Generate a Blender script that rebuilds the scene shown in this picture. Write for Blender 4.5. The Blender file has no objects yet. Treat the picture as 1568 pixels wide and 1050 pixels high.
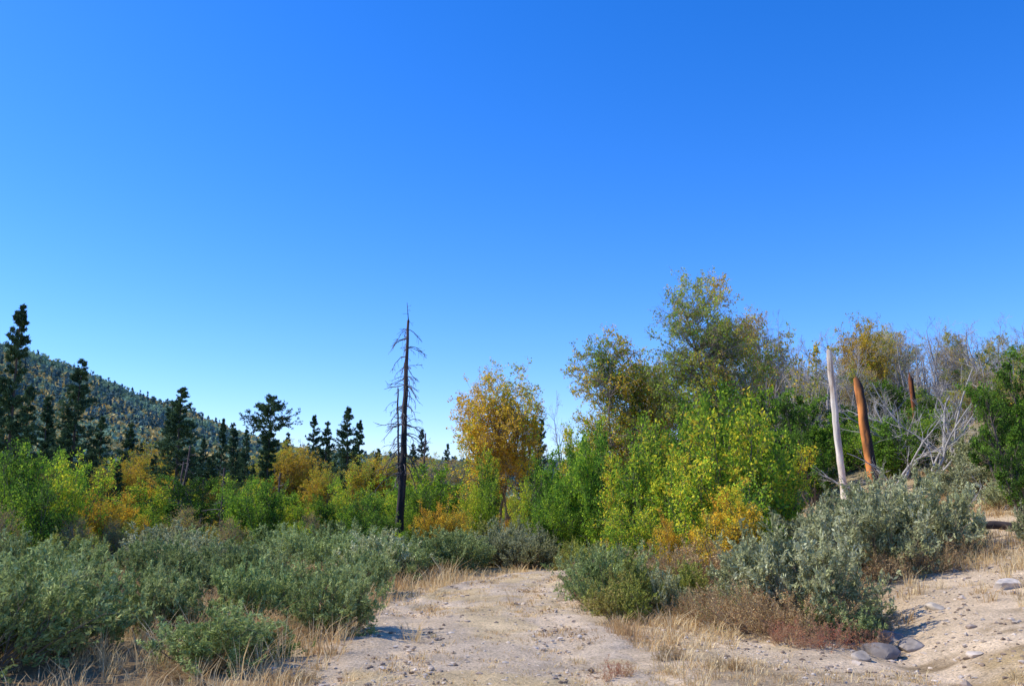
import bpy, math, numpy as np, bmesh
from mathutils import Vector
R = np.random.default_rng
rad = math.radians
scene = bpy.context.scene

# ------------------------------------------------------------------ helpers
def lattice(ix, iy, seed):
    n = (ix*374761393 + iy*668265263 + seed*974711) & 0x7fffffff
    n = ((n ^ (n >> 13))*1274126177) & 0x7fffffff
    return ((n ^ (n >> 16)) & 0xffff)/65535.0
def vnoise(x, y, seed=0):
    x = np.asarray(x, float); y = np.asarray(y, float)
    ix = np.floor(x).astype(np.int64); iy = np.floor(y).astype(np.int64)
    fx = x-ix; fy = y-iy
    fx = fx*fx*(3-2*fx); fy = fy*fy*(3-2*fy)
    a = lattice(ix, iy, seed); b = lattice(ix+1, iy, seed)
    c = lattice(ix, iy+1, seed); d = lattice(ix+1, iy+1, seed)
    return (a*(1-fx)+b*fx)*(1-fy)+(c*(1-fx)+d*fx)*fy
def fbm(x, y, seed=0, o=4):
    s = 0; a = .5
    for i in range(o):
        s = s+a*vnoise(x*2**i, y*2**i, seed+i); a *= .5
    return s
def sstep(a, b, x):
    t = np.clip((x-a)/(b-a), 0, 1); return t*t*(3-2*t)
def nrm(v):
    return v/np.maximum(np.linalg.norm(v, axis=-1, keepdims=True), 1e-9)
def runit(rng, n):
    return nrm(rng.normal(size=(n, 3)))

class Geo:
    def __init__(s): s.V=[]; s.F=[]; s.M=[]; s.C=[]; s.S=[]; s.n=0
    def add(s, V, F, mat=0, C=(.5,.5,.5), smooth=False):
        V = np.asarray(V, float).reshape(-1,3); F = np.asarray(F, np.int64)
        C = np.broadcast_to(np.asarray(C, float), (len(V),3))
        s.V.append(V); s.F.append(F+s.n); s.M.append(np.full(len(F), mat)); s.C.append(C)
        s.S.append(np.full(len(F), smooth)); s.n += len(V)
    def build(s, name, mats):
        me = bpy.data.meshes.new(name)
        V = np.concatenate(s.V); me.vertices.add(len(V)); me.vertices.foreach_set('co', V.ravel())
        loops = np.concatenate([f.ravel() for f in s.F])
        cnt = np.concatenate([np.full(len(f), f.shape[1]) for f in s.F])
        st = np.concatenate([[0], np.cumsum(cnt)[:-1]])
        me.loops.add(len(loops)); me.loops.foreach_set('vertex_index', loops.astype(np.int32))
        me.polygons.add(len(cnt)); me.polygons.foreach_set('loop_start', st.astype(np.int32))
        me.polygons.foreach_set('loop_total', cnt.astype(np.int32))
        me.polygons.foreach_set('material_index', np.concatenate(s.M).astype(np.int32))
        me.polygons.foreach_set('use_smooth', np.concatenate(s.S).astype(bool))
        at = me.attributes.new('tint', 'FLOAT_COLOR', 'POINT')
        C = np.concatenate(s.C); at.data.foreach_set('color', np.concatenate([C, np.ones((len(C),1))],1).ravel())
        for m in mats: me.materials.append(m)
        me.update(calc_edges=True); me.validate()
        return me
def put(me, name, loc=(0,0,0), rot=0, sc=1.0, tilt=0):
    o = bpy.data.objects.new(name, me); scene.collection.objects.link(o)
    o.location = loc; o.rotation_euler = (tilt, 0, rot)
    o.scale = (sc,sc,sc) if np.isscalar(sc) else sc
    return o

def tubes(g, pts, rr, m=4, mat=0, C=(.1,.1,.1)):
    n,k,_ = pts.shape
    T = nrm(np.gradient(pts, axis=1))
    ref = nrm(np.array([.91,.37,.08]))
    U = nrm(np.cross(T, ref)); W = np.cross(T, U)
    a = np.arange(m)*2*np.pi/m
    V = pts[:,:,None]+rr[:,:,None,None]*(np.cos(a)[:,None]*U[:,:,None]+np.sin(a)[:,None]*W[:,:,None])
    base = (np.arange(n)[:,None,None]*k+np.arange(k-1)[None,:,None])*m
    j = np.arange(m)[None,None,:]; j2 = (j+1)%m
    F = np.stack([base+j, base+j2, base+m+j2, base+m+j], -1).reshape(-1,4)
    if np.ndim(C)==2: C = np.repeat(C, k*m, 0)
    g.add(V, F, mat, C, m>4)
def poly(start, d, L, r0, k, wig, up, rng, taper=.25):
    n = len(start); P=[start]; p=start; d=nrm(d)
    for i in range(k):
        d = nrm(d+rng.normal(size=(n,3))*wig+np.array([0,0,up]))
        p = p+d*(L/k)[:,None]; P.append(p)
    f = np.linspace(1,taper,k+1)[None,:]
    return np.stack(P,1), r0[:,None]*f
def spawn(pts, rr, L, nc, t0, t1, a0, a1, ratio, rng, fall=.5, rs=.6):
    n,k,_ = pts.shape
    I = np.repeat(np.arange(n), nc); t = rng.uniform(t0,t1,len(I))
    q = t*(k-1); i = np.minimum(q.astype(int), k-2); f=(q-i)[:,None]
    A=pts[I,i]; B=pts[I,i+1]; s=A*(1-f)+B*f; pd=nrm(B-A)
    perp = nrm(np.cross(pd, runit(rng,len(I))))
    a = rng.uniform(a0,a1,len(I))[:,None]
    d = np.cos(a)*pd+np.sin(a)*perp
    l = L[I]*ratio*(1-fall*t)*rng.uniform(.6,1.3,len(I))
    r = (rr[I,i]*(1-f[:,0])+rr[I,i+1]*f[:,0])*rs
    return s,d,l,r
def along(pts, per, rng, t0=.1, jit=.02):
    n,k,_ = pts.shape; I=np.repeat(np.arange(n),per); t=rng.uniform(t0,1,len(I))
    q=t*(k-1); i=np.minimum(q.astype(int),k-2); f=(q-i)[:,None]
    A=pts[I,i];B=pts[I,i+1]
    return A*(1-f)+B*f+rng.normal(size=(len(I),3))*jit, nrm(B-A), I
def leaves(g, P, D, L, W, rng, mat, C, follow=.4):
    n=len(P); a=nrm(runit(rng,n)*(1-follow)+D*follow); b=nrm(np.cross(a,runit(rng,n)))
    s=rng.uniform(.6,1.35,n)[:,None]
    V=np.stack([P-a*L*s*.5, P+b*W*s*.5, P+a*L*s*.5, P-b*W*s*.5],1)
    g.add(V, np.arange(4*n).reshape(n,4), mat, np.repeat(C,4,0))
def palette(rng, P, cols, scale=1.2, jit=.25, seed=0, bias=0):
    """leaf colours vary in patches through the crown"""
    cols=np.array(cols,float); n=len(P)
    v=.6*vnoise(P[:,0]*scale+P[:,2]*.7*scale, P[:,1]*scale+P[:,2]*.5*scale, seed)+.4*rng.random(n)+bias
    q=np.clip((v-.5)*1.25+.5,0,.9999)*len(cols); i=np.clip(q.astype(int),0,len(cols)-1)
    return cols[i]*rng.uniform(1-jit,1+jit,(n,1))

# ------------------------------------------------------------------ materials
def newmat(name):
    m=bpy.data.materials.new(name); m.use_nodes=True; nt=m.node_tree; nt.nodes.clear()
    return m,nt,nt.nodes,nt.links
def leaf_mat(name, trans=.35, var=.25):
    m,nt,N,Lk=newmat(name)
    at=N.new('ShaderNodeAttribute'); at.attribute_name='tint'
    oi=N.new('ShaderNodeObjectInfo')
    mr=N.new('ShaderNodeMapRange'); mr.inputs['To Min'].default_value=1-var; mr.inputs['To Max'].default_value=1+var
    Lk.new(oi.outputs['Random'],mr.inputs['Value'])
    hs=N.new('ShaderNodeHueSaturation'); Lk.new(at.outputs['Color'],hs.inputs['Color']); Lk.new(mr.outputs[0],hs.inputs['Value'])
    d=N.new('ShaderNodeBsdfDiffuse'); t=N.new('ShaderNodeBsdfTranslucent')
    for x in (d,t): Lk.new(hs.outputs[0],x.inputs['Color'])
    mx=N.new('ShaderNodeMixShader'); mx.inputs[0].default_value=trans
    Lk.new(d.outputs[0],mx.inputs[1]); Lk.new(t.outputs[0],mx.inputs[2])
    o=N.new('ShaderNodeOutputMaterial'); Lk.new(mx.outputs[0],o.inputs[0])
    return m
def bark_mat(name, scale=14, bump=.6, var=.5, stretch=.25):
    m,nt,N,Lk=newmat(name)
    at=N.new('ShaderNodeAttribute'); at.attribute_name='tint'
    tc=N.new('ShaderNodeTexCoord'); mp=N.new('ShaderNodeMapping'); mp.inputs['Scale'].default_value=(1,1,stretch)
    Lk.new(tc.outputs['Object'],mp.inputs[0])
    nz=N.new('ShaderNodeTexNoise'); nz.inputs['Scale'].default_value=scale; nz.inputs['Detail'].default_value=6
    Lk.new(mp.outputs[0],nz.inputs['Vector'])
    mr=N.new('ShaderNodeMapRange'); mr.inputs['From Min'].default_value=.3; mr.inputs['From Max'].default_value=.7
    mr.inputs['To Min'].default_value=1-var; mr.inputs['To Max'].default_value=1+var; Lk.new(nz.outputs['Fac'],mr.inputs[0])
    vm=N.new('ShaderNodeVectorMath'); vm.operation='SCALE'; Lk.new(at.outputs['Color'],vm.inputs[0]); Lk.new(mr.outputs[0],vm.inputs['Scale'])
    b=N.new('ShaderNodeBsdfPrincipled'); b.inputs['Roughness'].default_value=.9
    Lk.new(vm.outputs[0],b.inputs['Base Color'])
    bp=N.new('ShaderNodeBump'); bp.inputs['Strength'].default_value=bump; bp.inputs['Distance'].default_value=.02
    Lk.new(nz.outputs['Fac'],bp.inputs['Height']); Lk.new(bp.outputs[0],b.inputs['Normal'])
    o=N.new('ShaderNodeOutputMaterial'); Lk.new(b.outputs[0],o.inputs[0])
    return m
def twig_mat(name):
    m,nt,N,Lk=newmat(name)
    at=N.new('ShaderNodeAttribute'); at.attribute_name='tint'
    d=N.new('ShaderNodeBsdfDiffuse'); Lk.new(at.outputs['Color'],d.inputs['Color'])
    o=N.new('ShaderNodeOutputMaterial'); Lk.new(d.outputs[0],o.inputs[0]); return m
def soil_mat(name, fine=30, bumpd=.02, contrast=.35):
    m,nt,N,Lk=newmat(name)
    at=N.new('ShaderNodeAttribute'); at.attribute_name='tint'
    tc=N.new('ShaderNodeTexCoord')
    n1=N.new('ShaderNodeTexNoise'); n1.inputs['Scale'].default_value=1.3; n1.inputs['Detail'].default_value=8; n1.inputs['Roughness'].default_value=.7
    n2=N.new('ShaderNodeTexNoise'); n2.inputs['Scale'].default_value=fine; n2.inputs['Detail'].default_value=5; n2.inputs['Roughness'].default_value=.75
    vo=N.new('ShaderNodeTexVoronoi'); vo.inputs['Scale'].default_value=fine*.45
    for x in (n1,n2,vo): Lk.new(tc.outputs['Object'],x.inputs['Vector'])
    def mr(src,a,b,c,d):
        r=N.new('ShaderNodeMapRange'); r.inputs['From Min'].default_value=a; r.inputs['From Max'].default_value=b
        r.inputs['To Min'].default_value=c; r.inputs['To Max'].default_value=d; Lk.new(src,r.inputs[0]); return r.outputs[0]
    f1=mr(n1.outputs['Fac'],.3,.7,1-contrast*.9,1+contrast*.6)
    f2=mr(n2.outputs['Fac'],.3,.7,1-contrast*1.3,1+contrast)
    f3=mr(vo.outputs['Distance'],.0,.3,.6,1.0)
    mu=N.new('ShaderNodeMath'); mu.operation='MULTIPLY'; Lk.new(f1,mu.inputs[0]); Lk.new(f2,mu.inputs[1])
    mu2=N.new('ShaderNodeMath'); mu2.operation='MULTIPLY'; Lk.new(mu.outputs[0],mu2.inputs[0]); Lk.new(f3,mu2.inputs[1])
    vm=N.new('ShaderNodeVectorMath'); vm.operation='SCALE'; Lk.new(at.outputs['Color'],vm.inputs[0]); Lk.new(mu2.outputs[0],vm.inputs['Scale'])
    b=N.new('ShaderNodeBsdfDiffuse'); b.inputs['Roughness'].default_value=.3
    Lk.new(vm.outputs[0],b.inputs['Color'])
    ad=N.new('ShaderNodeMath'); ad.operation='ADD'; Lk.new(n2.outputs['Fac'],ad.inputs[0]); Lk.new(n1.outputs['Fac'],ad.inputs[1])
    bp=N.new('ShaderNodeBump'); bp.inputs['Strength'].default_value=.9; bp.inputs['Distance'].default_value=bumpd
    Lk.new(ad.outputs[0],bp.inputs['Height']); Lk.new(bp.outputs[0],b.inputs['Normal'])
    o=N.new('ShaderNodeOutputMaterial'); Lk.new(b.outputs[0],o.inputs[0])
    return m
M_leaf=leaf_mat('foliage_leaf',.38,.15); M_sage=leaf_mat('sagebrush_leaf',.25,.24); M_needle=leaf_mat('pine_needle',.2,.15)
M_grass=leaf_mat('dry_grass_blade',.3,0); M_bark=bark_mat('bark'); M_twig=twig_mat('twig_bark'); M_snag=bark_mat('weathered_wood',9,.9,.35,.15)
M_soil=soil_mat('sandy_soil',28,.04); M_road=soil_mat('dirt_road_surface',34,.04,.36); M_rock=bark_mat('granite_rock',7,.9,.35,1)

# ------------------------------------------------------------------ terrain
def road_c(y): return np.interp(y,[-20,6,8,10,12,14,17,20,24,30],[1.0,-.05,-.1,-.2,-.4,-.55,-.25,.65,2.2,4.5])
def road_w(y): return np.interp(y,[-20,6,8,14,17,20,24,30],[3.8,3.8,3.7,3.1,2.5,1.8,1.4,1.2])
RX=[-2500,-1200,-700,-550,-404,-337,-275,-234,-172,-43,60,300,800,2500]
RZ=[260,230,185,160,110,84,63,50,35,26,24,30,60,120]
def H(x,y):
    x=np.asarray(x,float); y=np.asarray(y,float)
    h=-2.2*sstep(14,95,y-.35*x)                       # valley floor drops away ahead and to the left
    xr=np.maximum(x-4+.6*np.sin(y*.25),0); ye=np.clip(y,4,30)
    hr=.0118*xr*ye; hr=26*(1-np.exp(-hr/26))           # bank and hillside on the right
    hr=hr*(1-sstep(170,420,y))
    h=h+hr+hr*.12*(fbm(x*.08,y*.08,5)-.5)
    rz=np.interp(x*700/np.maximum(y,400),RX,RZ)        # the mountain ridge
    prof=sstep(230,700,y)*(1-.55*sstep(720,1500,y))
    mt=rz*prof*(1+.35*(fbm(x*.012+3,y*.009,9)-.47)*sstep(250,400,y))
    h=h+mt
    back=sstep(900,2600,np.hypot(x,y))*60
    h=h+back*(fbm(x*.002,y*.002,31))
    h=h+.10*(fbm(x*.5,y*.5,2)-.47)+.05*(vnoise(x*1.7,y*1.7,8)-.5)
    g=np.abs(x-(4.3+.12*(y-9)))                        # small washed-out gully beside the bank
    h=h-.22*np.exp(-(g/.55)**2)*sstep(7.5,9,y)*(1-sstep(14,18,y))
    return h
def z1(x,y): return float(H(np.array([x]),np.array([y]))[0])

def ground_color(x,y):
    n=fbm(x*.35,y*.35,21); n2=fbm(x*1.6,y*1.6,22)
    sand=np.array([.82,.625,.40])*(.72+.5*fbm(x*2.3,y*2.3,25))[...,None]; straw=np.array([.70,.51,.25]); litter=np.array([.38,.27,.15])
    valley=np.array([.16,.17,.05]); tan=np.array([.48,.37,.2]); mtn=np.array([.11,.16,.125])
    d=np.abs(x-road_c(y)); w=road_w(y)*.5
    rd=1-sstep(-.1,.9,d-w+1.1*(n2-.5))
    right=sstep(1.2,3.2,x+2.6*(n-.5))*(1-sstep(11,15,y))
    right=np.maximum(right,sstep(5,7,x)*(1-sstep(18,26,y)))
    sandy=np.clip(np.maximum(rd,right*sstep(.30,.46,n2+.05)),0,1)[...,None]
    st=sstep(.35,.6,n)[...,None]
    c=litter*(1-st)+straw*st
    bank=(sstep(5,8,x)*sstep(11,15,y))[...,None]
    c=c*(1-bank*.7)+np.array([.62,.48,.28])*bank*.7
    hs=(sstep(7,12,x)*sstep(24,32,y))[...,None]; c=c*(1-hs)+np.array([.30,.25,.14])*hs
    far=sstep(20,34,y-1.3*x)[...,None]; v2=sstep(.5,.62,fbm(x*.05,y*.05,40))[...,None]
    c=c*(1-far)+(valley*(1-v2)+tan*v2)*far
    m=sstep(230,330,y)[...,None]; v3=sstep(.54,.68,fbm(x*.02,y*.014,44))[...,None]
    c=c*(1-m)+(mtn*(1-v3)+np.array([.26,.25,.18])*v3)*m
    return c*(1-sandy)+sand*sandy

N_=520; a=8.6
u=np.linspace(-1,1,N_); ax=np.sinh(a*u)/np.sinh(a)*3200
X,Y=np.meshgrid(ax,ax+9.5,indexing='xy')
Z=H(X,Y); g=Geo()
ii,jj=np.meshgrid(np.arange(N_-1),np.arange(N_-1)); q=jj*N_+ii
g.add(np.stack([X,Y,Z],-1),np.stack([q,q+1,q+N_+1,q+N_],-1).reshape(-1,4),0,ground_color(X,Y).reshape(-1,3),True)
put(g.build('ground',[M_soil]),'ground')

# dirt road: its own sheet with ragged edges that sink into the soil
ys=np.arange(-18,27,.1); cs=np.linspace(-1,1,40)
YY,CC=np.meshgrid(ys,cs,indexing='ij')
edge=1+.45*(fbm(YY*.7,CC*0+3*np.sign(CC),61)-.45)+.2*(vnoise(YY*3,np.sign(CC)*5,62)-.5)
XX=road_c(YY)+CC*road_w(YY)*.5*edge
ruts=-.035*np.exp(-((np.abs(CC)-.5)/.16)**2)
ZZ=H(XX,YY)+.03-.09*sstep(.8,1,np.abs(CC))+ruts*sstep(.9,.6,np.abs(CC))+.02*(vnoise(XX*6,YY*6,63)-.5)
n2=fbm(XX*1.3,YY*.8,64)[...,None]; rc=np.array([.87,.675,.45])*(.66+.6*n2)
st=np.clip(np.exp(-(CC/.25)**2)*sstep(.40,.55,n2[...,0])+sstep(.50,.60,fbm(XX*.9+7,YY*1.5,66)),0,1)[...,None]
rc=rc*(1-.55*st)+np.array([.78,.57,.26])*.55*st
nr,ncol=YY.shape; ii,jj=np.meshgrid(np.arange(ncol-1),np.arange(nr-1)); q=jj*ncol+ii
g=Geo(); g.add(np.stack([XX,YY,ZZ],-1),np.stack([q,q+1,q+ncol+1,q+ncol],-1).reshape(-1,4),0,rc.reshape(-1,3),True)
put(g.build('dirt_road',[M_road]),'dirt_road')

# ------------------------------------------------------------------ plant generators
def shrub(seed, cols, h=1.0, w=1.0, stems=38, leafL=.05, leafW=.017, per=15, stemc=(.24,.19,.13), twigvis=1., seedtips=None, up=.07, tipf=.25):
    rng=R(seed); g=Geo(); n=stems
    az=rng.uniform(0,2*np.pi,n); el=np.sqrt(rng.random(n))*1.2
    d=np.stack([np.sin(el)*np.cos(az)*w,np.sin(el)*np.sin(az)*w,np.cos(el)*h],-1)
    s=np.stack([np.cos(az)*.1*w,np.sin(az)*.1*w,np.full(n,-.05)],-1)*rng.random((n,1))
    L=np.linalg.norm(d,axis=1)*rng.uniform(.6,.82,n)*(.82+.36*vnoise(az*1.3,el*2,seed))
    p0,r0=poly(s,d,L,rng.uniform(.007,.014,n),6,.12,up*.7,rng)
    tubes(g,p0,r0,4,0,np.array(stemc)*.8)
    s,d,l,r=spawn(p0,r0,L,7,.3,1,.3,.85,.46,rng,.35)
    p1,r1=poly(s,d,l,r,4,.16,up*1.4,rng); tubes(g,p1,r1*twigvis,3,0,stemc)
    s,d,l2,r=spawn(p1,r1,l,5,.2,1,.3,.9,.55,rng,.3)
    p2,r2=poly(s,d,l2,np.maximum(r,.0022),3,.15,up*1.6,rng); tubes(g,p2,r2*twigvis,3,0,np.array(stemc)*1.15)
    P,D,I=along(p2,per,rng,.05,.012)
    C=palette(rng,P,cols,2.2,.3,seed)
    if seedtips is not None:
        tip=rng.random(len(P))<tipf; C[tip]=np.array(seedtips)*rng.uniform(.7,1.3,(tip.sum(),1))
    leaves(g,P,D,leafL,leafW,rng,1,C,.5)
    return g.build('shrub',[M_twig,M_sage])

def broadleaf(seed, cols, h=4., spread=.5, stems=6, n1=9, n2=7, n3=0, per=14, leaf=.09, trunk_r=.05, barkc=(.16,.13,.10), up=.05, lo=.2, scale=.8, droop=0, jit=.05, bias=0, dens=1., asp=.6, fall=.55, r1=.45, tlo=.72, a1=1.0):
    rng=R(seed); g=Geo(); n=stems
    az=np.linspace(0,2*np.pi,n,endpoint=False)+rng.uniform(-.4,.4,n); el=rng.uniform(.05,1,n)*spread
    d=np.stack([np.sin(el)*np.cos(az),np.sin(el)*np.sin(az),np.cos(el)],-1)
    s=d*np.array([.25,.25,0])*trunk_r*10; s[:,2]=-.15
    L=h*.85*rng.uniform(tlo,1.05,n)*(1.05-.35*el)
    p0,r0=poly(s,d,L,trunk_r*rng.uniform(.7,1.1,n),9,.09,.03,rng,.15)
    tubes(g,p0,r0,6,0,barkc)
    s,d,l,r=spawn(p0,r0,L,n1,lo,1,.4,a1,r1,rng,fall)
    p1,r1_=poly(s,d,l,np.maximum(r,.006),6,.15,up,rng); tubes(g,p1,r1_,4,0,barkc)
    s,d,l2,r=spawn(p1,r1_,l,n2,.15,1,.4,1.0,.5,rng,.4)
    p2,r2=poly(s,d,l2,np.maximum(r,.005),4,.17,up-droop,rng); tubes(g,p2,r2,3,0,np.array(barkc)*1.1)
    last=p2
    if n3:
        s,d,l3,r=spawn(p2,r2,l2,n3,.15,1,.4,1.,.55,rng,.3)
        p3,r3=poly(s,d,l3,np.maximum(r,.004),3,.18,up-droop*2,rng); tubes(g,p3,r3,3,0,np.array(barkc)*1.2); last=p3
    if per:
        if dens<1:
            c=last.mean(1); keep=vnoise(c[:,0]*1.3+c[:,2],c[:,1]*1.3-c[:,2]*.8,seed+7)*.6+rng.random(len(c))*.4<dens*.9; last=last[keep]
        P,D,I=along(last,per,rng,.1,jit)
        leaves(g,P,D,leaf,leaf*asp,rng,1,palette(rng,P,cols,scale,.3,seed,bias),.2)
    return g.build('broadleaf',[M_twig,M_leaf])

def crown_tree(seed, cols, lobes, n=320, stems=5, trunk_r=.10, barkc=(.26,.22,.18), per=7, tw=7, twl=.55, leaf=.085, dens=.9):
    """spreading tree: limbs grow from several trunks out to points spread through the lobes of the crown"""
    rng=R(seed); g=Geo(); lobes=np.array(lobes,float)
    vol=lobes[:,3]*lobes[:,4]*lobes[:,5]; li=rng.choice(len(lobes),n,p=vol/vol.sum())
    u=runit(rng,n)*(rng.random((n,1))**.42); T=lobes[li,:3]+u*lobes[li,3:6]
    k=rng.integers(0,len(lobes),stems); tops=lobes[k,:3]+runit(rng,stems)*lobes[k,3:6]*.55; tops[:,2]=np.maximum(tops[:,2],lobes[k,2])
    az=rng.uniform(0,6.28,stems); b=np.stack([np.cos(az)*.22,np.sin(az)*.22,np.full(stems,-.2)],-1)
    f=np.linspace(0,1,12)[None,:,None]; S=b[:,None]*(1-f)+tops[:,None]*f
    bend=rng.normal(size=(stems,1,3))*.35*np.array([1,1,0]); S=S+bend*np.sin(f*np.pi)+np.cumsum(rng.normal(size=S.shape)*.035,axis=1)*np.array([1,1,.3])
    S[...,:2]=b[:,None,:2]+(S[...,:2]-b[:,None,:2])*(f**.35)
    r0=trunk_r*rng.uniform(.7,1.1,(stems,1))*np.linspace(1,.2,12)[None]; tubes(g,S,r0,7,0,barkc)
    sp=S.reshape(-1,3); sr=r0.reshape(-1)
    D=np.linalg.norm((T[:,None]-sp[None])*np.array([1,1,.8]),axis=2)+np.where(sp[None,:,2]>T[:,None,2]-.35*np.linalg.norm(T[:,None,:2]-sp[None,:,:2],axis=2),4,0)
    j=D.argmin(1); A=sp[j]; d0=np.linalg.norm(T-A,axis=1)
    M=A*.5+T*.5+np.stack([0*d0,0*d0,.10*d0],-1)+rng.normal(size=(n,3))*.10*d0[:,None]
    f=np.linspace(0,1,8)[None,:,None]; Pp=A[:,None]*(1-f)**2+2*M[:,None]*f*(1-f)+T[:,None]*f**2+rng.normal(size=(n,8,3))*.025
    rr=np.minimum(sr[j]*.6,.012+.012*d0)[:,None]*np.linspace(1,.3,8)[None]; tubes(g,Pp,rr,4,0,barkc)
    s,d,l,q=spawn(Pp,rr,np.full(n,twl),tw,.45,1,.3,1.1,1.,rng,.1); p1,q1=poly(s,d,l,np.maximum(q,.006),4,.2,.0,rng,.5); tubes(g,p1,q1,3,0,np.array(barkc)*1.1)
    s,d,l,q=spawn(p1,q1,l,3,.15,1,.4,1.1,.55,rng,.2); p2,q2=poly(s,d,l,np.maximum(q,.0045),2,.2,.0,rng,.6); tubes(g,p2,q2,3,0,np.array(barkc)*1.2)
    c=p2.mean(1); keep=vnoise(c[:,0]*1.2+c[:,2],c[:,1]*1.2-c[:,2]*.8,seed+7)*.55+rng.random(len(c))*.45<dens
    P,D_,I=along(p2[keep],per,rng,.1,.05)
    leaves(g,P,D_,leaf,leaf*.6,rng,1,palette(rng,P,cols,.7,.3,seed),.2)
    return g.build('crown_tree',[M_twig,M_leaf])

PC=((.045,.08,.042),(.075,.125,.055),(.115,.17,.07))
def pine(seed, h=14., w=3.2, lo=.10, n=185, bare=.0, profile=None, cols=PC, per=13, up=.04, nl=.25, gap=.0, barkc=(.12,.09,.07)):
    rng=R(seed); g=Geo()
    k=14; zz=np.linspace(-.3,h,k); cx=np.cumsum(rng.normal(size=k))*.03; cy=np.cumsum(rng.normal(size=k))*.03
    tp=np.stack([cx,cy,zz],-1)[None]; tr=(.012*h*(1-zz/h*.93)+.012)[None]
    tubes(g,tp,tr,7,0,barkc)
    t=np.sort(lo+(.995-lo)*rng.random(n)**.85)
    prof=(lambda q: (1-q)**.85*np.minimum(1,(q-lo)*4+.4)) if profile is None else profile
    az=rng.uniform(0,2*np.pi,n)
    L=w*prof(t)*rng.uniform(.45,1.15,n)*(.65+.6*vnoise(az*.9+t*3,t*12,seed+3))+.16
    sl=rng.uniform(-.35,.15,n)+t*.35
    s=np.stack([np.interp(t*h,zz,cx),np.interp(t*h,zz,cy),t*h],-1)
    d=np.stack([np.cos(az),np.sin(az),sl],-1)
    p1,r1=poly(s,d,L,np.clip(L*.016,.01,.045),5,.08,up,rng); tubes(g,p1,r1,3,0,barkc)
    live=t>bare
    if gap: live&=(vnoise(t*9,az,seed)>gap)
    p=p1[live]; r=r1[live]; l=L[live]
    s,d,l2,rr=spawn(p,r,l,9,.12,1,.3,.9,.34,rng,.3); l2=np.maximum(l2,.14)
    p2,r2=poly(s,d,l2,np.maximum(rr,.006),2,.12,.06,rng)
    P,D,I=along(p2,per,rng,.1,.04)
    leaves(g,P,D,nl,nl*.23,rng,1,palette(rng,P,cols,1.2,.3,seed),.45)
    return g.build('pine',[M_twig,M_needle])

def meshtop(me):
    n=len(me.vertices); c=np.empty(n*3); me.vertices.foreach_get('co',c); return float(np.percentile(c[2::3],99.8))
TOP={}
rr_=R(77)
def stand(me,name,t,d,elev=None,wid=1.,rot=None,sc=None):
    """plant at bearing tangent t and distance d; the top is at the surveyed elevation angle"""
    x=t*d; y=d
    if me.name not in TOP: TOP[me.name]=meshtop(me)
    s=(1.7+y*math.tan(rad(elev))-z1(x,y))/TOP[me.name] if elev is not None else sc
    rot=rr_.uniform(0,6.28) if rot is None else rot
    return put(me,name,(x,y,z1(x,y)),rot,(s*wid,s*wid,s))

# ------------------------------------------------------------------ conifers
P_=[pine(11),pine(12,w=2.7,lo=.2,gap=.18,n=160),pine(13,w=3.5,lo=.05,n=200),pine(14,w=2.6,lo=.25,bare=.33,n=160),pine(16,w=3.1,lo=.12,n=175,gap=.1)]
tuft=lambda q: .22+.95*np.exp(-((q-.84)/.10)**2)*(q<.97)
P_tuft=pine(15,h=11,w=1.9,lo=.3,n=130,bare=.40,profile=tuft,gap=.15,per=15)
for t,d,e,v,w in [(-.566,70,12.2,1,.85),(-.545,82,7.0,2,.9),(-.493,82,8.7,0,1.05),(-.525,90,6.3,3,1),(-.375,72,6.9,4,1.25),(-.385,84,6.0,0,.9),
    (-.224,110,5.1,2,.95),(-.209,105,4.7,0,1),(-.183,100,5.6,2,1.1),(-.172,104,4.8,1,1),(-.102,120,4.2,2,.9),(-.110,112,3.3,0,.9),(-.073,140,3.3,4,.9),
    (.0265,85,4.95,1,.9),(.033,88,4.9,3,.9),(.012,95,3.3,0,.9),(-.312,110,4.6,0,.9),(-.325,115,4.9,3,.8),(-.298,108,4.2,4,.8),(-.253,118,4.0,0,.9),
    (-.345,100,3.6,2,1.),(-.36,96,3.0,0,1.1),(-.335,90,2.6,4,1.1),(-.24,96,2.6,2,1.),(-.215,92,2.0,0,1.),(-.15,110,3.0,3,1),(-.43,95,4.6,0,1.1),(-.46,88,5.0,2,1.),
    (-.415,92,3.4,0,1.),(-.50,100,5.2,4,1.1),(-.29,86,2.0,0,1.),(-.19,86,1.6,0,.9),(-.585,88,7.5,2,1),(-.47,76,3.0,0,1.1),(-.61,74,8.5,0,1),
    (-.19,78,1.4,2,1.),(-.34,74,2.4,2,1.),(-.40,78,2.6,0,1.1),(-.44,70,2.2,2,1.),(-.155,88,1.8,4,1.),(-.31,80,2.2,4,1.)]:
    stand(P_[v],'pine_tree',t,d,e,w)
stand(P_tuft,'pine_tree',-.272,66,6.4,1.0,rot=.6)
r5=R(5)
for i in range(40):
    t=r5.uniform(-.66,.06); d=r5.uniform(105,210); e=r5.uniform(1.2,3.2)+max(0,-t-.3)*6
    stand(P_[r5.choice([0,1,2,4])],'pine_tree',t,d,e,r5.uniform(.9,1.2))

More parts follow.
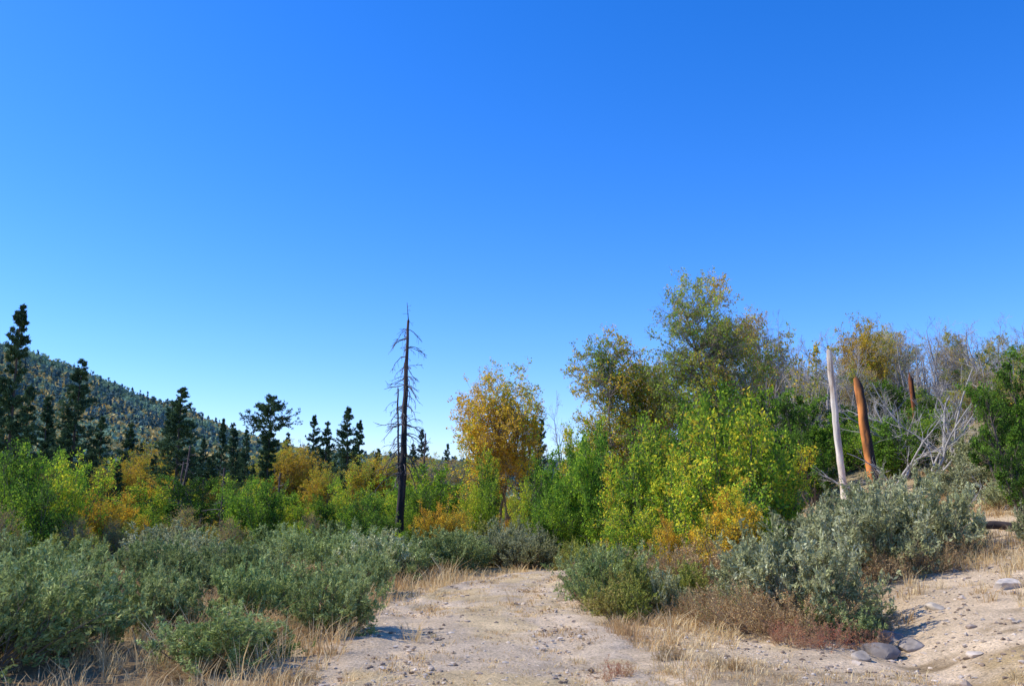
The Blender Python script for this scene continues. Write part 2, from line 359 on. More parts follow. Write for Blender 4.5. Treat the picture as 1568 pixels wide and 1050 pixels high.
# ------------------------------------------------------------------ broadleaf trees and willows
GOLD=(.78,.53,.05); YEL=(.78,.70,.055); LIME=(.41,.56,.045); GRN=(.18,.325,.038); DK=(.06,.12,.022); ORG=(.68,.33,.045); OLV=(.34,.36,.08); BRN=(.46,.31,.12)
kw=dict(h=3,n1=12,n2=8,trunk_r=.022,lo=.08,asp=.5)
B_green=broadleaf(21,[DK,GRN,GRN,LIME],spread=.6,stems=11,per=12,leaf=.075,**kw)
B_lime=broadleaf(22,[DK,GRN,LIME,LIME],spread=.42,stems=13,per=11,leaf=.07,**kw)
B_lime2=broadleaf(122,[GRN,GRN,LIME,LIME,YEL],spread=.5,stems=9,per=10,leaf=.065,**kw)
B_mix=broadleaf(23,[DK,GRN,LIME,YEL,GOLD],spread=.55,stems=11,per=9,leaf=.075,**kw)
B_mix2=broadleaf(123,[GRN,LIME,YEL,GOLD,GOLD],spread=.6,stems=10,per=9,leaf=.075,**kw)
B_gold=broadleaf(24,[OLV,GOLD,GOLD,ORG],spread=.55,stems=11,per=9,leaf=.07,**kw)
B_sparse=broadleaf(25,[LIME,GOLD,OLV,BRN],spread=.5,stems=14,per=4,leaf=.055,barkc=(.28,.21,.16),**kw)
tb=(.30,.25,.20)
T_gold=crown_tree(26,[OLV,LIME,GOLD,GOLD,GOLD,BRN],[(0,0,5.2,2.0,1.9,2.2),(-.5,.2,3.2,1.6,1.5,1.5),(.6,-.2,3.6,1.5,1.4,1.4)],n=260,stems=4,trunk_r=.10,barkc=(.24,.18,.12),dens=.74)
T_tall=crown_tree(27,[GRN,OLV,OLV,LIME,GOLD,BRN],[(-.2,0,8.3,2.0,1.9,2.1),(-.9,.2,5.8,2.3,2.0,2.2),(1.3,-.2,6.2,1.9,1.7,2.2),(0,0,3.6,2.0,2.0,1.6)],n=460,stems=6,trunk_r=.12,barkc=tb,dens=.66)
T_tall2=crown_tree(28,[GRN,OLV,LIME,GOLD,GOLD,BRN],[(-.5,0,6.6,1.7,1.6,1.8),(1.2,.2,5.6,1.6,1.5,1.6),(0,0,3.8,2.1,1.8,1.8)],n=340,stems=5,trunk_r=.10,barkc=tb,dens=.68)
T_half=crown_tree(29,[OLV,LIME,GOLD,BRN],[(0,0,5.2,2.1,2.1,1.9),(0,0,3.0,1.9,1.9,1.4)],n=230,stems=5,trunk_r=.10,barkc=(.33,.30,.27),dens=.45,tw=8)
T_bare=[broadleaf(30+i,[OLV,GOLD],h=5,spread=.8,stems=5,n1=9,n2=7,n3=4,per=0,trunk_r=.085,barkc=(.33,.30,.27),lo=.2) for i in range(3)]
T_bareG=broadleaf(34,[OLV,OLV,GOLD],h=5,spread=.75,stems=6,n1=9,n2=7,n3=4,per=5,leaf=.08,trunk_r=.08,barkc=(.30,.27,.23),lo=.2,dens=.7)
OAK=broadleaf(35,[DK,DK,GRN,GRN,LIME],h=5,spread=.7,stems=7,n1=11,n2=8,n3=4,per=7,leaf=.085,trunk_r=.08,lo=.15)

for t,d,e,m,w in [(-.60,24,3.2,B_green,.8),(-.548,23,3.4,B_lime,.75),(-.497,24,2.9,B_lime2,.75),(-.515,27,2.4,B_green,.8),(-.463,25,.9,B_gold,.8),(-.57,20,-.6,B_sparse,.9),(-.585,28,3.9,OAK,.6),(-.525,21,1.0,B_lime,.8),
    (-.43,27,.8,B_gold,.8),(-.44,24,-1.4,B_sparse,1.),(-.40,28,-.8,B_mix,1.),(-.38,24,-2.0,B_sparse,1.1),(-.34,26,-1.6,B_gold,1.),(-.31,25,-1.3,B_sparse,1.2),(-.48,21,-1.2,B_sparse,1.),(-.36,30,-.6,B_sparse,1.1),
    (-.27,30,1.0,B_lime,.8),(-.285,34,1.2,B_green,.9),(-.245,31,.2,B_lime2,.9),(-.30,38,1.2,B_mix,.9),(-.21,31,.1,B_lime,.9),(-.19,36,1.2,B_lime2,.8),(-.175,30,-.2,B_lime,1.),
    (-.155,32,.4,B_lime,.9),(-.135,36,.4,B_lime2,.9),(-.165,25,-1.9,B_lime,1.2),(-.14,27,-1.0,B_lime,1.),(-.24,27,-1.6,B_lime2,1.2),(-.20,25,-2.2,B_lime,1.2),(-.125,25,-2.2,B_lime2,1.1),(-.22,28,-1.0,B_sparse,1.),
    (-.088,26,-.3,B_gold,.9),(-.068,26,.0,B_gold,.9),(-.10,38,.6,B_lime,.8),(-.055,30,-.6,B_gold,.9),(-.04,34,.8,B_lime2,.7),
    (-.015,26,-1.2,B_gold,1.),(.012,26,-1.2,B_mix2,1.),(-.03,36,1.1,B_mix,.7),(.015,31,1.2,B_lime2,.65),(.04,29,2.6,B_mix,.65),(.058,27,3.2,B_green,.6),(.075,26,2.6,B_green,.65),(.05,24,.0,B_green,.9)]:
    stand(m,'willow_bush',t,d,e,w)
r6=R(6)
for i in range(50):
    t=r6.uniform(-.62,.0); d=r6.uniform(48,130); m=[B_green,B_mix2,B_gold,T_gold,B_lime2,T_half,OAK][r6.integers(0,7)]
    stand(m,'willow_tree' if m is not OAK else 'oak_tree',t,d,None,1.1,sc=r6.uniform(.7,1.35)*3.2/meshtop(m)*(1+.3*(d>90)))
for t,d,e in [(-.40,85,3.3),(-.41,80,2.6),(-.26,90,3.2),(-.242,92,3.4),(-.385,76,1.8),(-.16,88,2.6),(-.135,90,2.8),(-.44,72,2.4),(-.325,72,1.4),(-.21,80,2.0),(-.09,85,2.6),(-.54,70,2.2),(-.06,88,2.4)]:
    stand(T_gold if t<-.1 else T_half,'cottonwood_tree',t,d,e,1.15)
# main trees
stand(T_gold,'cottonwood_tree',-.016,42,8.4,.98,rot=1.0)
stand(B_mix,'willow_bush',-.030,39,3.0,.55,rot=3.0)
stand(T_tall2,'cottonwood_tree',.120,34,10.3,1.0,rot=.2)
stand(T_half,'cottonwood_tree',.165,37,8.6,.75,rot=2.4)
stand(B_mix,'willow_bush',.085,30,5.2,.5)
stand(T_tall,'cottonwood_tree',.222,33,14.3,1.0,rot=.2)
stand(T_half,'cottonwood_tree',.275,37,11.9,.75,rot=2.9)
stand(T_bareG,'bare_oak_tree',.300,42,10.0,.8)
stand(T_bare[0],'bare_oak_tree',.285,36,11.8,.55)
stand(T_bare[0],'bare_oak_tree',.19,40,8.4,.8); stand(T_bare[1],'bare_oak_tree',.06,40,6.6,.6)
for t,d,e,m,w in [(.10,25,4.0,B_green,.6),(.125,22,3.4,B_mix,.75),(.150,23,4.8,B_mix,.75),(.165,21,3.4,B_mix2,.75),(.13,18.5,-.4,B_mix2,.95),(.198,27,6.2,B_green,.6),(.235,28,7.2,B_green,.65),(.225,22,5.4,B_mix,.7),
    (.215,19,3.0,B_mix2,.85),(.247,19.5,6.2,B_mix2,.85),(.278,20,5.0,B_mix2,.8),(.235,17,1.0,B_gold,.9),(.265,17.5,1.2,B_mix,1.),(.295,21,3.8,B_mix,.75),(.18,17.5,-.8,B_gold,.8),(.19,20,2.5,B_mix,.8)]:
    stand(m,'willow_bush',t,d,e,w)
for t,d,e,m,w in [(.30,28,6.3,OAK,.8),(.325,31,6.0,OAK,.8),(.335,26,4.2,OAK,.9),(.27,30,6.6,OAK,.7),(.42,27,2.6,OAK,.8),(.388,31,3.9,OAK,.8),(.505,27,4.8,T_bareG,1),(.555,21,7.0,OAK,.8),(.59,22,8.6,OAK,.8),(.62,26,9.5,OAK,.9),(.565,19,3.2,OAK,.9)]:
    stand(m,'oak_tree',t,d,e,w)
# bare and half-bare oaks over the right-hand hillside
r7=R(8)
for i in range(58):
    t=r7.uniform(.28,.66); d=r7.uniform(36,90)
    top=np.interp(t,[.28,.33,.38,.40,.44,.5,.58,.66],[8.4,10.2,10.6,11.3,11.1,11.2,11.5,12.4])-r7.uniform(0,3.2)
    x=t*d; hh=1.7+d*math.tan(rad(top))-z1(x,d)
    k=r7.integers(0,8); m=[T_bare[0],T_bare[1],T_bare[2],T_bare[1],T_bareG,T_half,T_half,OAK][k]
    hh=float(np.clip(hh,3.0,7.5))*(.7 if k==7 else 1)
    stand(m,'oak_tree' if k==7 else 'bare_oak_tree',t,d,None,1.0,sc=hh/meshtop(m))
for t,d,e in [(.402,48,11.5),(.425,52,10.8),(.50,60,10.7)]: stand(T_gold if t<.41 else T_half,'cottonwood_tree',t,d,e,.8)
for t,d,e in [(.45,50,11.3),(.475,55,11.3),(.495,56,11.4),(.53,60,11.5),(.55,62,11.6),(.36,46,10.3),(.345,44,10.2),(.325,44,10.4)]: stand(T_bare[int(t*1000)%3],'bare_oak_tree',t,d,e,.9)
for i in range(30):
    t=r7.uniform(.36,.62); d=r7.uniform(26,50); m=[B_green,B_mix,B_sparse,OAK][i%4]
    stand(m,'hillside_bush',t,d,None,1.2,sc=r7.uniform(1.2,2.4)/meshtop(m))

# ------------------------------------------------------------------ dead trees
def snag(name,seed,base,top,r0,r1,colfn,nb=0,blen=.6,droop=-.05,m=14,k=26,jag=0.,bcol=(.1,.09,.08),b0=.3,sub=3,bmin=.006):
    rng=R(seed); g=Geo(); base=np.array(base,float); top=np.array(top,float)
    f=np.linspace(0,1,k); c=base+(top-base)*f[:,None]; wob=np.linalg.norm(top-base)*.003
    c[:,0]+=np.cumsum(rng.normal(size=k))*wob*.5; c[:,1]+=np.cumsum(rng.normal(size=k))*wob*.5
    a=np.arange(m)*2*np.pi/m
    rr=(r0*(1-f)+r1*f+r0*.45*np.exp(-f*18))[:,None]*(1+.25*(vnoise(a[None,:]*2+seed,f[:,None]*9,seed)-.5)+.06*rng.normal(size=(1,m)))
    V=c[:,None]+rr[...,None]*np.stack([np.cos(a),np.sin(a),0*a],-1)[None]
    if jag:
        V[-1,:,2]+=rng.uniform(-jag,jag,m)*.6+np.cos(a-3.6)*jag; V[-2,:,2]=np.minimum(V[-2,:,2],V[-1,:,2]-.02)
        V[-1,:,:2]=c[-1,:2]+(V[-1,:,:2]-c[-1,:2])*.85
    j=np.arange(m); F=[]
    for i in range(k-1): F.append(np.stack([i*m+j,i*m+(j+1)%m,(i+1)*m+(j+1)%m,(i+1)*m+j],-1))
    V=V.reshape(-1,3); Vc=np.concatenate([V,[c[-1]-np.array([0,0,jag*1.2])]])
    C=colfn(np.repeat(f,m),np.tile(a,k),rng); C=np.concatenate([C,[C[-1]]])
    g.add(Vc,np.concatenate(F),0,C,True)
    g.add(Vc,np.stack([(k-1)*m+j,(k-1)*m+(j+1)%m,np.full(m,k*m)],-1),0,C)
    if nb:
        t=rng.uniform(b0,.98,nb); i=(t*(k-1)).astype(int); s=c[i]; az=rng.uniform(0,2*np.pi,nb)
        d=np.stack([np.cos(az),np.sin(az),rng.uniform(-.45,.45,nb)],-1); L=blen*rng.uniform(.15,1.3,nb)*(1.1-.5*t)
        p,r=poly(s,d,L,np.clip(L*.02,bmin,.03),6,.2,droop,rng,.4); tubes(g,p,r,4,0,bcol)
        if sub:
            s,d,l,q=spawn(p,r,L,sub,.3,1,.3,.9,.4,rng); p2,r2=poly(s,d,l,np.maximum(q,bmin*.8),3,.2,droop,rng,.5); tubes(g,p2,r2,3,0,bcol)
    return put(g.build(name,[M_snag]),name)
def burnt(f,a,rng):
    n=len(f); c=np.tile(np.array([.014,.012,.012]),(n,1)); gr=np.array([.20,.13,.11])
    k=np.clip(sstep(.45,.9,f)*.45+.35*(vnoise(a*1.5,f*9,3)>.72),0,1)[:,None]
    return c*(1-k)+gr*k*.8
x,y=-.121*29.5,29.5; zb=z1(x,y)
snag('burnt_pine_snag',101,(x-.12,y,zb-.2),(x+.06,y,1.7+y*math.tan(rad(11.3))),.15,.04,burnt,125,1.0,-.16,b0=.36,bcol=(.12,.10,.09),sub=5,bmin=.009)
snag('burnt_pine_snag',111,(x+.06,y,1.7+y*math.tan(rad(11.2))),(x+.0,y,1.7+y*math.tan(rad(12.4))),.018,.008,burnt,8,.25,0,b0=.1,k=6,m=5)
snag('burnt_pine_snag',102,(x-.15,y+.6,zb),(x-.38,y+.6,1.7+y*math.tan(rad(7.0))),.055,.025,burnt,24,.8,-.1,b0=.45,bcol=(.12,.10,.09),bmin=.009)
def white(f,a,rng):
    k=((vnoise(a*2,f*12,5)>.7)*.4+(vnoise(a*1.1+4,f*5,6)>.68)*.35)[:,None]
    return np.array([.76,.66,.53])*(1-k)+np.array([.34,.20,.11])*k
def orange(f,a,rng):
    dark=sstep(-.3,.1,np.cos(a+.35)+.8*(vnoise(a*2,f*7,9)-.5)+.4*sstep(.25,0,f))[:,None]  # trunk colour goes near black over the right side and near the base
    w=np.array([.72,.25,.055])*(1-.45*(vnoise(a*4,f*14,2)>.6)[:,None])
    return w*(1-dark)+np.array([.025,.018,.016])*dark
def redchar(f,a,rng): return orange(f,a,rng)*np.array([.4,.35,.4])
d=25; x=.370*d; snag('dead_tree_trunk',103,(x+.02,d,z1(x,d)-.3),(.364*d,d,1.7+d*math.tan(rad(9.3))),.10,.08,white,9,.6,0,jag=.06,b0=.75,sub=1,bcol=(.4,.33,.27))
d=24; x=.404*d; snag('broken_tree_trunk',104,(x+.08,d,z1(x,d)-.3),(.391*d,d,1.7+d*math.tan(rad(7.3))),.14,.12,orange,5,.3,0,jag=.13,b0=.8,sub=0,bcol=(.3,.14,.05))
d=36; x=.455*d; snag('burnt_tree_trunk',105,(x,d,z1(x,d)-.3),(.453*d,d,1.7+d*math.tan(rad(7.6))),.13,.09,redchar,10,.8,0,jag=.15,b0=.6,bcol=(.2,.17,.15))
for t,d,e,sd in [(-.322,45,1.8,106),(-.26,48,1.5,107),(-.10,60,4.0,108),(-.37,50,3.2,109),(-.375,52,2.2,110)]:
    x=t*d; snag('burnt_tree_trunk',sd,(x,d,z1(x,d)-.3),(x+(.4 if sd>108 else .05),d,1.7+d*math.tan(rad(e))),.10,.04,burnt,26,1.1,-.02,b0=.35,bcol=(.18,.15,.13),bmin=.01)
def deadwood(seed,loc,s,lean,az):
    rng=R(seed); g=Geo(); n=3
    d=np.array([[math.sin(az+.5*i-.5),.3*math.cos(i*2),lean+.25*i] for i in range(n)]); L=s*rng.uniform(.7,1.1,n)
    c=(.40,.36,.31)
    p,r=poly(np.zeros((n,3)),d,L,np.full(n,.045*s/3),8,.13,.0,rng,.3); tubes(g,p,r,6,0,c)
    s_,d_,l,q=spawn(p,r,L,7,.25,1,.4,1.,.45,rng); p,r=poly(s_,d_,l,q,5,.18,.03,rng); tubes(g,p,r,4,0,c)
    s_,d_,l,q=spawn(p,r,l,5,.25,1,.4,1.,.5,rng); p,r=poly(s_,d_,l,np.maximum(q,.005),3,.18,.03,rng); tubes(g,p,r,3,0,c)
    put(g.build('dead_branches',[M_snag]),'dead_branches',loc)
for i,(t,d,s,lean,az) in enumerate([(.425,25,2.8,.9,1.2),(.46,24,3.0,.8,1.3),(.475,25,3.2,1.3,.9),(.445,27,2.8,1.0,-1.0),(.50,26,2.8,.8,-1.2),(.43,23,2.0,.5,-1.3),(.03,36,3.2,1.2,.8),(.06,37,3.4,1.4,-.6),(.49,20,1.4,.3,1.3),(.41,27,2.6,.8,1.2),(.465,28,3.0,1.0,-.8)]):
    deadwood(200+i,(t*d,d,z1(t*d,d)-.05),s,lean,az)
g=Geo(); d=17.2; xs=np.linspace(8.75,10.2,12)
pts=np.stack([xs,np.full(12,d)+.1*np.sin(xs*3),np.full(12,0.)],-1); pts[:,2]=H(xs,pts[:,1]).mean()+.16+.02*np.sin(xs*7)
tubes(g,pts[None],np.full((1,12),.08)*np.array([.1]+[1]*10+[.1]),9,0,(.05,.035,.028))
put(g.build('fallen_log',[M_snag]),'fallen_log')

# ------------------------------------------------------------------ sagebrush and dry shrubs
SG=[(.22,.28,.085),(.34,.405,.14),(.47,.53,.21)]; SV=[(.34,.355,.155),(.47,.48,.235),(.60,.60,.35)]; SO=[(.30,.34,.06),(.42,.43,.09),(.50,.41,.12)]
S_g=[shrub(40+i,SG,1.0,1.1,per=14) for i in range(5)]
S_v=[shrub(50+i,SV,1.0,1.1,per=14,stems=40) for i in range(3)]
S_o=[shrub(55+i,SO,1.0,1.0,per=11) for i in range(2)]
S_brown=[shrub(60+i,[(.48,.33,.14),(.56,.41,.19),(.34,.25,.11),(.32,.32,.12)],.8,1.2,per=5,stemc=(.40,.28,.16),seedtips=(.46,.22,.09),tipf=.12,leafL=.03,leafW=.012) for i in range(2)]
S_red=[shrub(64,[(.46,.17,.10),(.48,.27,.13),(.34,.22,.11)],.8,1.2,stems=24,per=5,stemc=(.36,.22,.14),leafL=.03,leafW=.014)]
def sage(m,name,t,d,h,w=1.):
    if m.name not in TOP: TOP[m.name]=meshtop(m)
    s=h/TOP[m.name]; put(m,name,(t*d,d,z1(t*d,d)-.04),rr_.uniform(0,6.28),(s*w,s*w,s))
for t,d,h,v,w in [(-.575,8.9,1.15,0,1.0),(-.485,10.2,1.0,1,.82),(-.61,11.6,1.2,2,.95),(-.325,9.3,.66,3,1.2),(-.27,9.8,.42,0,1.1),(-.395,11.6,.95,0,.78),(-.285,12.2,.95,2,.8),(-.195,11.4,.98,4,.85),(-.235,13.8,.8,1,.82),
    (-.50,13.4,1.1,3,.85),(-.37,15.2,1.0,1,.9),(-.285,16,1.0,0,.85),(-.165,15.8,.9,2,.8),(-.57,15.2,1.2,1,.9),(-.125,18.5,.85,0,.9),(-.095,20.5,.95,2,.85),(-.15,20.8,1.0,4,.95),(-.055,22,.95,3,.9)]:
    sage(S_g[v],'sagebrush',t,d,h,w)
placed=[]; r9=R(9); tries=0
while len(placed)<40 and tries<4000:
    tries+=1; d=r9.uniform(17,27); t=r9.uniform(-.68,.0); x=t*d
    if x>road_c(d)-road_w(d)*.5-1.1: continue
    if any((x-a)**2+(d-b)**2<3.4 for a,b in placed): continue
    placed.append((x,d)); k=r9.random()
    m=S_g[r9.integers(0,5)] if k<.52 else (S_v[0] if k<.66 else S_o[0])
    sage(m,'sagebrush',t,d,r9.uniform(.7,1.25),r9.uniform(.9,1.1))
for t,d,h,w in [(.0,23.5,1.25,.9),(.022,23,1.1,.9),(-.02,24.5,1.25,.9)]: sage(S_v[1],'rabbitbrush',t,d,h,w)
for m,t,d,h,w in [(S_v[0],.303,12.2,1.48,.82),(S_v[2],.272,13.4,1.15,.8),(S_v[0],.385,15.6,1.6,.8),(S_v[1],.435,16.4,1.7,.84),(S_v[2],.468,16.8,1.4,.8),(S_v[1],.35,17.5,1.5,.85),(S_v[2],.405,19,1.5,.9),
    (S_v[1],.60,15.0,1.0,.8),(S_v[0],.53,24,1.2,1.),(S_v[1],.50,22,1.1,1.),(S_v[0],.545,20,.7,1.)]:
    sage(m,'silver_sagebrush',t,d,h,w)
for m,t,d,h,w in [(S_g[0],.105,14.0,1.0,.8),(S_o[0],.135,13.4,.9,.8),(S_o[1],.118,12.6,.6,.9),(S_v[2],.165,13.4,.7,.8),(S_o[0],.19,14.5,.75,.9),(S_g[1],.095,16.5,.9,.8),(S_o[1],.09,19,.85,.8),(S_o[0],.065,22,.75,.8),(S_g[3],.355,11.3,.55,.9),(S_g[4],.38,12.6,.5,1.)]:
    sage(m,'sagebrush',t,d,h,w)
for m,t,d,h,w in [(S_brown[0],.275,11.6,.75,.9),(S_brown[1],.31,11.3,.65,.9),(S_brown[0],.345,11.8,.6,.9),(S_brown[1],.24,12.0,.6,.9),(S_brown[0],.205,12.8,.5,.9),(S_brown[1],.375,12,.45,.9),(S_brown[0],.41,15,.6,1.),(S_brown[1],.46,15.2,.6,1.),(S_brown[0],.50,15.6,.5,1.),
    (S_brown[0],.17,9.8,.20,.9),(S_brown[1],.23,9.4,.18,1.),(S_brown[1],-.36,8.8,.25,1.2),(S_brown[0],-.24,8.6,.2,1.2),(S_brown[0],.36,14.5,.6,1.),(S_brown[1],.17,17,1.0,1.),(S_brown[0],.2,16,1.0,1.),(S_brown[1],-.44,11.6,.5,1.),(S_brown[0],-.25,11.0,.4,1.),(S_brown[0],-.42,14.0,.6,1.2),(S_brown[1],-.33,13.6,.5,1.2),(S_brown[0],-.22,17.2,.6,1.3),(S_brown[1],-.45,17.5,.7,1.3)]:
    sage(m,'dry_buckwheat_bush',t,d,h,w)
for t,d,h,w in [(.11,8.9,.24,.9),(.345,10.5,.36,1.),(.30,10.7,.34,1.),(.38,10.9,.34,1.),(.085,14.8,.75,.5),(-.56,10,.9,.6)]:
    sage(S_red[0],'red_buckwheat_bush',t,d,h,w)

# ------------------------------------------------------------------ dry grass (one mesh)
rng=R(300); TX=[];TY=[];TH=[]
def tuft_field(n,x0,x1,y0,y1,thr,h0,h1,avoid=True,fn=None):
    x=rng.uniform(x0,x1,n); y=rng.uniform(y0,y1,n)
    keep=fbm(x*.9,y*.9,71)>thr
    d=np.abs(x-road_c(y))-road_w(y)*.5
    if avoid: keep&=(d>-.15)|(rng.random(n)<.02)
    if fn is not None: keep&=fn(x,y,rng)
    TX.append(x[keep]);TY.append(y[keep]);TH.append(h0+(h1-h0)*rng.random(keep.sum())**2)
tuft_field(2600,-9,2.6,7,22,.36,.06,.28,fn=lambda x,y,r: (np.abs(x-road_c(y))-road_w(y)*.5)<r.uniform(.2,2.6,len(x)))
tuft_field(2300,1.2,6.5,10,22,.40,.04,.24,fn=lambda x,y,r: (x-.30*y<r.uniform(-.5,1.0,len(x))))
tuft_field(1000,1.2,6.5,7,11,.46,.03,.11)
tuft_field(1700,5,13,7,24,.42,.05,.22)
tuft_field(3500,6,15,14,27,.36,.08,.34)
tuft_field(4800,-16,-1,8,26,.26,.10,.45)
tuft_field(1800,-1.8,1.6,7,20,.42,.015,.06,avoid=False)
tuft_field(1500,4,40,24,60,.42,.2,.5)
TX=np.concatenate(TX);TY=np.concatenate(TY);TH=np.concatenate(TH)
nb=np.where(TY<14,16,10); I=np.repeat(np.arange(len(TX)),nb); n=len(I)
az=rng.uniform(0,2*np.pi,n); ro=rng.random(n)*.08*(1+TY[I]*.03)
bx=TX[I]+np.cos(az)*ro; by=TY[I]+np.sin(az)*ro; hh=TH[I]*rng.uniform(.5,1.3,n); ln=rng.uniform(.1,1.1,n)*hh
bz=H(bx,by)-.01+.02*(np.abs(bx-road_c(by))<road_w(by)*.42); base=np.stack([bx,by,bz],-1); out=np.stack([np.cos(az),np.sin(az),0*az],-1)
side=np.stack([-np.sin(az+rng.normal(size=n)),np.cos(az),0*az],-1)*(.0018+.0002*by)[:,None]
mid=base+out*(ln*.3)[:,None]; mid[:,2]+=hh*.6; tip=base+out*ln[:,None]; tip[:,2]+=hh
V=np.stack([base-side,base+side,mid+side*.8,mid-side*.8,tip+side*.15,tip-side*.15],1)
o=np.arange(n)[:,None]*6
F=np.concatenate([o+np.array([0,1,2,3]),o+np.array([3,2,4,5])])
cc=np.array([[.74,.54,.25],[.80,.64,.36],[.60,.40,.18],[.48,.30,.15]])[np.minimum((vnoise(bx*.8,by*.8,81)*2.2+rng.random(n)*1.8).astype(int),3)]*rng.uniform(.75,1.15,(n,1))
g=Geo(); g.add(V,F,0,np.repeat(cc,6,0)); put(g.build('dry_grass',[M_grass]),'dry_grass')

# ------------------------------------------------------------------ stones
bm=bmesh.new(); bmesh.ops.create_icosphere(bm,subdivisions=1,radius=1); iv=np.array([v.co[:] for v in bm.verts]); fi=np.array([[v.index for v in f.verts] for f in bm.faces]); bm.free()
def stones(name,x,y,s,seed,cols):
    rng=R(seed); n=len(x)
    V=iv[None]*(1+.28*rng.normal(size=(n,len(iv),1)).clip(-1,1))*np.stack([s*rng.uniform(.7,1.4,n),s*rng.uniform(.7,1.4,n),s*rng.uniform(.4,.8,n)],-1)[:,None]
    a=rng.uniform(0,6.28,n)[:,None]; vx=V[...,0]*np.cos(a)-V[...,1]*np.sin(a); vy=V[...,0]*np.sin(a)+V[...,1]*np.cos(a)
    onroad=np.abs(x-road_c(y))<road_w(y)*.42
    V=np.stack([vx+x[:,None],vy+y[:,None],V[...,2]+(H(x,y)+s*.15+.022*onroad)[:,None]],-1)
    C=np.array(cols)[rng.integers(0,len(cols),n)]*rng.uniform(.75,1.15,(n,1))
    g=Geo(); g.add(V,(np.arange(n)[:,None,None]*len(iv)+fi).reshape(-1,3),0,np.repeat(C,len(iv),0)); put(g.build(name,[M_rock]),name)
rng=R(400); n=12000; x=rng.uniform(-2.6,9,n); y=7+rng.random(n)**1.4*13
k=(rng.random(n)<np.where(x>1.6,.9,.7))&(fbm(x*.8,y*.8,77)>.36); x=x[k];y=y[k]
stones('gravel',x,y,.008+.024*rng.random(len(x))**3,401,[(.50,.40,.29),(.38,.29,.2),(.62,.52,.4),(.24,.17,.11)])
n=240; x=rng.uniform(-1.6,8.5,n); y=8+rng.random(n)**1.3*9; k=fbm(x*.8,y*.8,79)>.44
stones('loose_stones',x[k],y[k],rng.uniform(.018,.055,k.sum())*np.where(x[k]<1.3,.75,1),402,[(.48,.38,.28),(.55,.44,.32),(.34,.26,.19)])
def boulder(name,x,y,s,col,seed):
    bm=bmesh.new(); bmesh.ops.create_icosphere(bm,subdivisions=4,radius=1)
    V=np.array([v.co[:] for v in bm.verts]); F=np.array([[v.index for v in f.verts] for f in bm.faces]); bm.free()
    rng=R(seed)
    for i in range(9):
        nn=runit(rng,1)[0]; dd=rng.uniform(.55,.85); over=np.maximum(V@nn-dd,0); V=V-over[:,None]*nn
    V*=1+.10*(fbm(V[:,0:1]*3+seed,V[:,1:2]*3+V[:,2:3]*2,seed)-.5)
    V=V*np.array(s); g=Geo(); g.add(V,F,0,col); put(g.build(name,[M_rock]),name,(x,y,z1(x,y)+s[2]*.15),rng.uniform(0,6))
for i,(t,d,s,c) in enumerate([(.395,10.6,(.26,.2,.13),(.20,.17,.145)),(.43,10.9,(.2,.18,.11),(.26,.22,.18)),(.375,10.0,(.13,.12,.08),(.34,.28,.21)),(.542,13.0,(.26,.2,.13),(.60,.51,.40)),(.41,11.6,(.2,.16,.1),(.3,.25,.2)),(.46,12.2,(.14,.1,.08),(.48,.40,.30)),(.50,9.8,(.1,.09,.05),(.55,.45,.34))]):
    boulder('granite_boulder',t*d,d,s,c,500+i)

# ------------------------------------------------------------------ forest on the mountain (one mesh)
rng=R(600); n=20000
y=225+rng.random(n)*600; t=rng.uniform(-.72,.22,n); x=t*y
k=(fbm(x*.02,y*.016,91)+.3*rng.random(n)>.40)|(y<300); x=x[k];y=y[k]; n=len(x); z=H(x,y)
kind=rng.random(n); conif=(kind<.10)|((kind<.45)&(fbm(x*.012,y*.01,95)>.54)); gold=(~conif)&(kind>.66)&(vnoise(x*.02,y*.02,92)>.33)
m=20; I=np.repeat(np.arange(n),m); th=np.where(conif,rng.uniform(4.5,9,n),rng.uniform(3,6,n)); tw=np.where(conif,1.7,3.7)*rng.uniform(.6,1.3,n)
q=rng.random(len(I)); a=rng.uniform(0,6.28,len(I)); rr=np.sqrt(rng.random(len(I)))*tw[I]*np.where(conif[I],1-q*.9,np.sqrt(np.clip(1-(2*q-1)**2,.1,1)))
P=np.stack([x[I]+np.cos(a)*rr,y[I]+np.sin(a)*rr,z[I]+.3+q*th[I]],-1)
C=np.where(conif[:,None],np.array([.10,.17,.17]),np.where(gold[:,None],np.array([.56,.43,.17]),np.array([.22,.32,.21])))*rng.uniform(.75,1.25,(n,1))  # tree colours lean blue: distance haze painted into the tint
g=Geo(); leaves(g,P,np.tile([0,0,1.],(len(P),1)),2.0,1.5,rng,0,C[I]*rng.uniform(.8,1.2,(len(I),1)),.3)
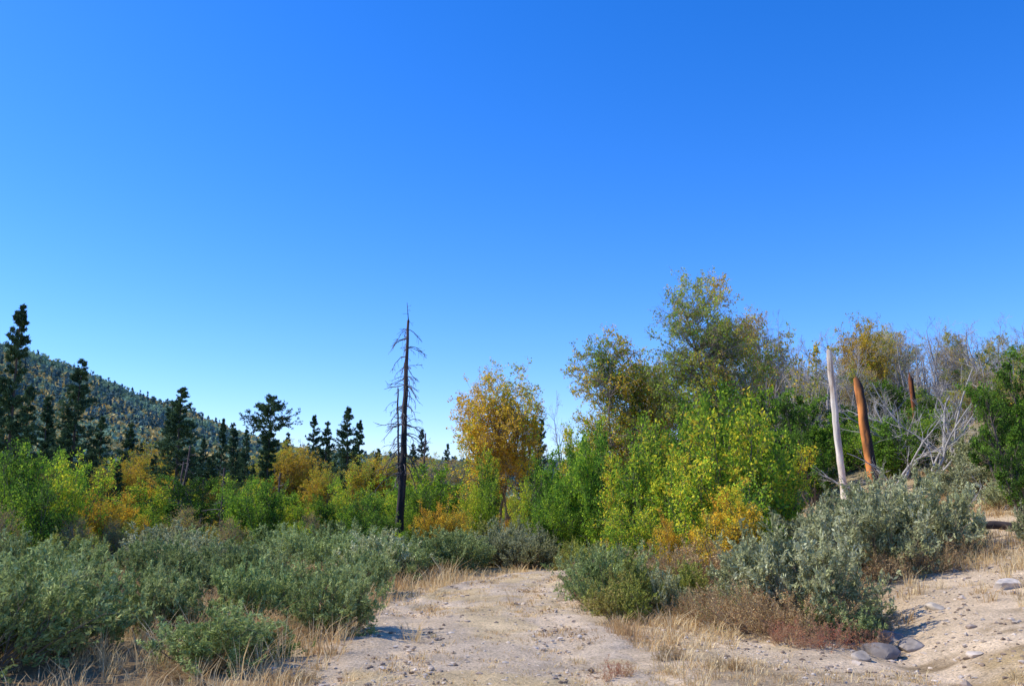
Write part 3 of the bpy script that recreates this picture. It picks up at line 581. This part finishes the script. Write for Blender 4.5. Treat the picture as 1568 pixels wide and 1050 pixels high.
put(g.build('distant_forest',[M_needle]),'distant_forest')

# ------------------------------------------------------------------ light, sky, camera
SUN_AZ=-84; SUN_EL=44
ca,sa,ce,se=math.cos(rad(SUN_AZ)),math.sin(rad(SUN_AZ)),math.cos(rad(SUN_EL)),math.sin(rad(SUN_EL))
v=Vector((sa*ce,ca*ce,se))
sl=bpy.data.lights.new('sun','SUN'); sl.energy=5.0; sl.angle=rad(.53); sl.color=(1,.94,.82)
so=bpy.data.objects.new('sun',sl); scene.collection.objects.link(so); so.rotation_euler=v.to_track_quat('Z','Y').to_euler(); so.location=(-20,20,30)
w=bpy.data.worlds.new('World'); scene.world=w; w.use_nodes=True; nt=w.node_tree; nt.nodes.clear()
sk=nt.nodes.new('ShaderNodeTexSky'); sk.sky_type='NISHITA'; sk.sun_disc=False; sk.sun_elevation=rad(SUN_EL); sk.sun_rotation=rad(SUN_AZ)%(2*math.pi)
sk.altitude=1200; sk.air_density=1.1; sk.dust_density=.8; sk.ozone_density=3.0
hs=nt.nodes.new('ShaderNodeHueSaturation'); hs.inputs['Saturation'].default_value=1.38; hs.inputs['Value'].default_value=1.35
vm=nt.nodes.new('ShaderNodeVectorMath'); vm.operation='MULTIPLY'; vm.inputs[1].default_value=(.84,.89,1.28)
bg=nt.nodes.new('ShaderNodeBackground'); bg.inputs['Strength'].default_value=.15; wo=nt.nodes.new('ShaderNodeOutputWorld')
nt.links.new(sk.outputs[0],hs.inputs['Color']); nt.links.new(hs.outputs[0],vm.inputs[0]); nt.links.new(vm.outputs[0],bg.inputs[0]); nt.links.new(bg.outputs[0],wo.inputs[0])
cam=bpy.data.cameras.new('camera'); co=bpy.data.objects.new('camera',cam); scene.collection.objects.link(co)
cam.sensor_width=36; cam.lens=18/math.tan(rad(30)); cam.clip_end=8000; cam.clip_start=.1
co.location=(0,0,1.7); co.rotation_euler=(rad(90+9.8),0,0); scene.camera=co
scene.view_settings.view_transform='Standard'; scene.view_settings.look='None'; scene.view_settings.exposure=0
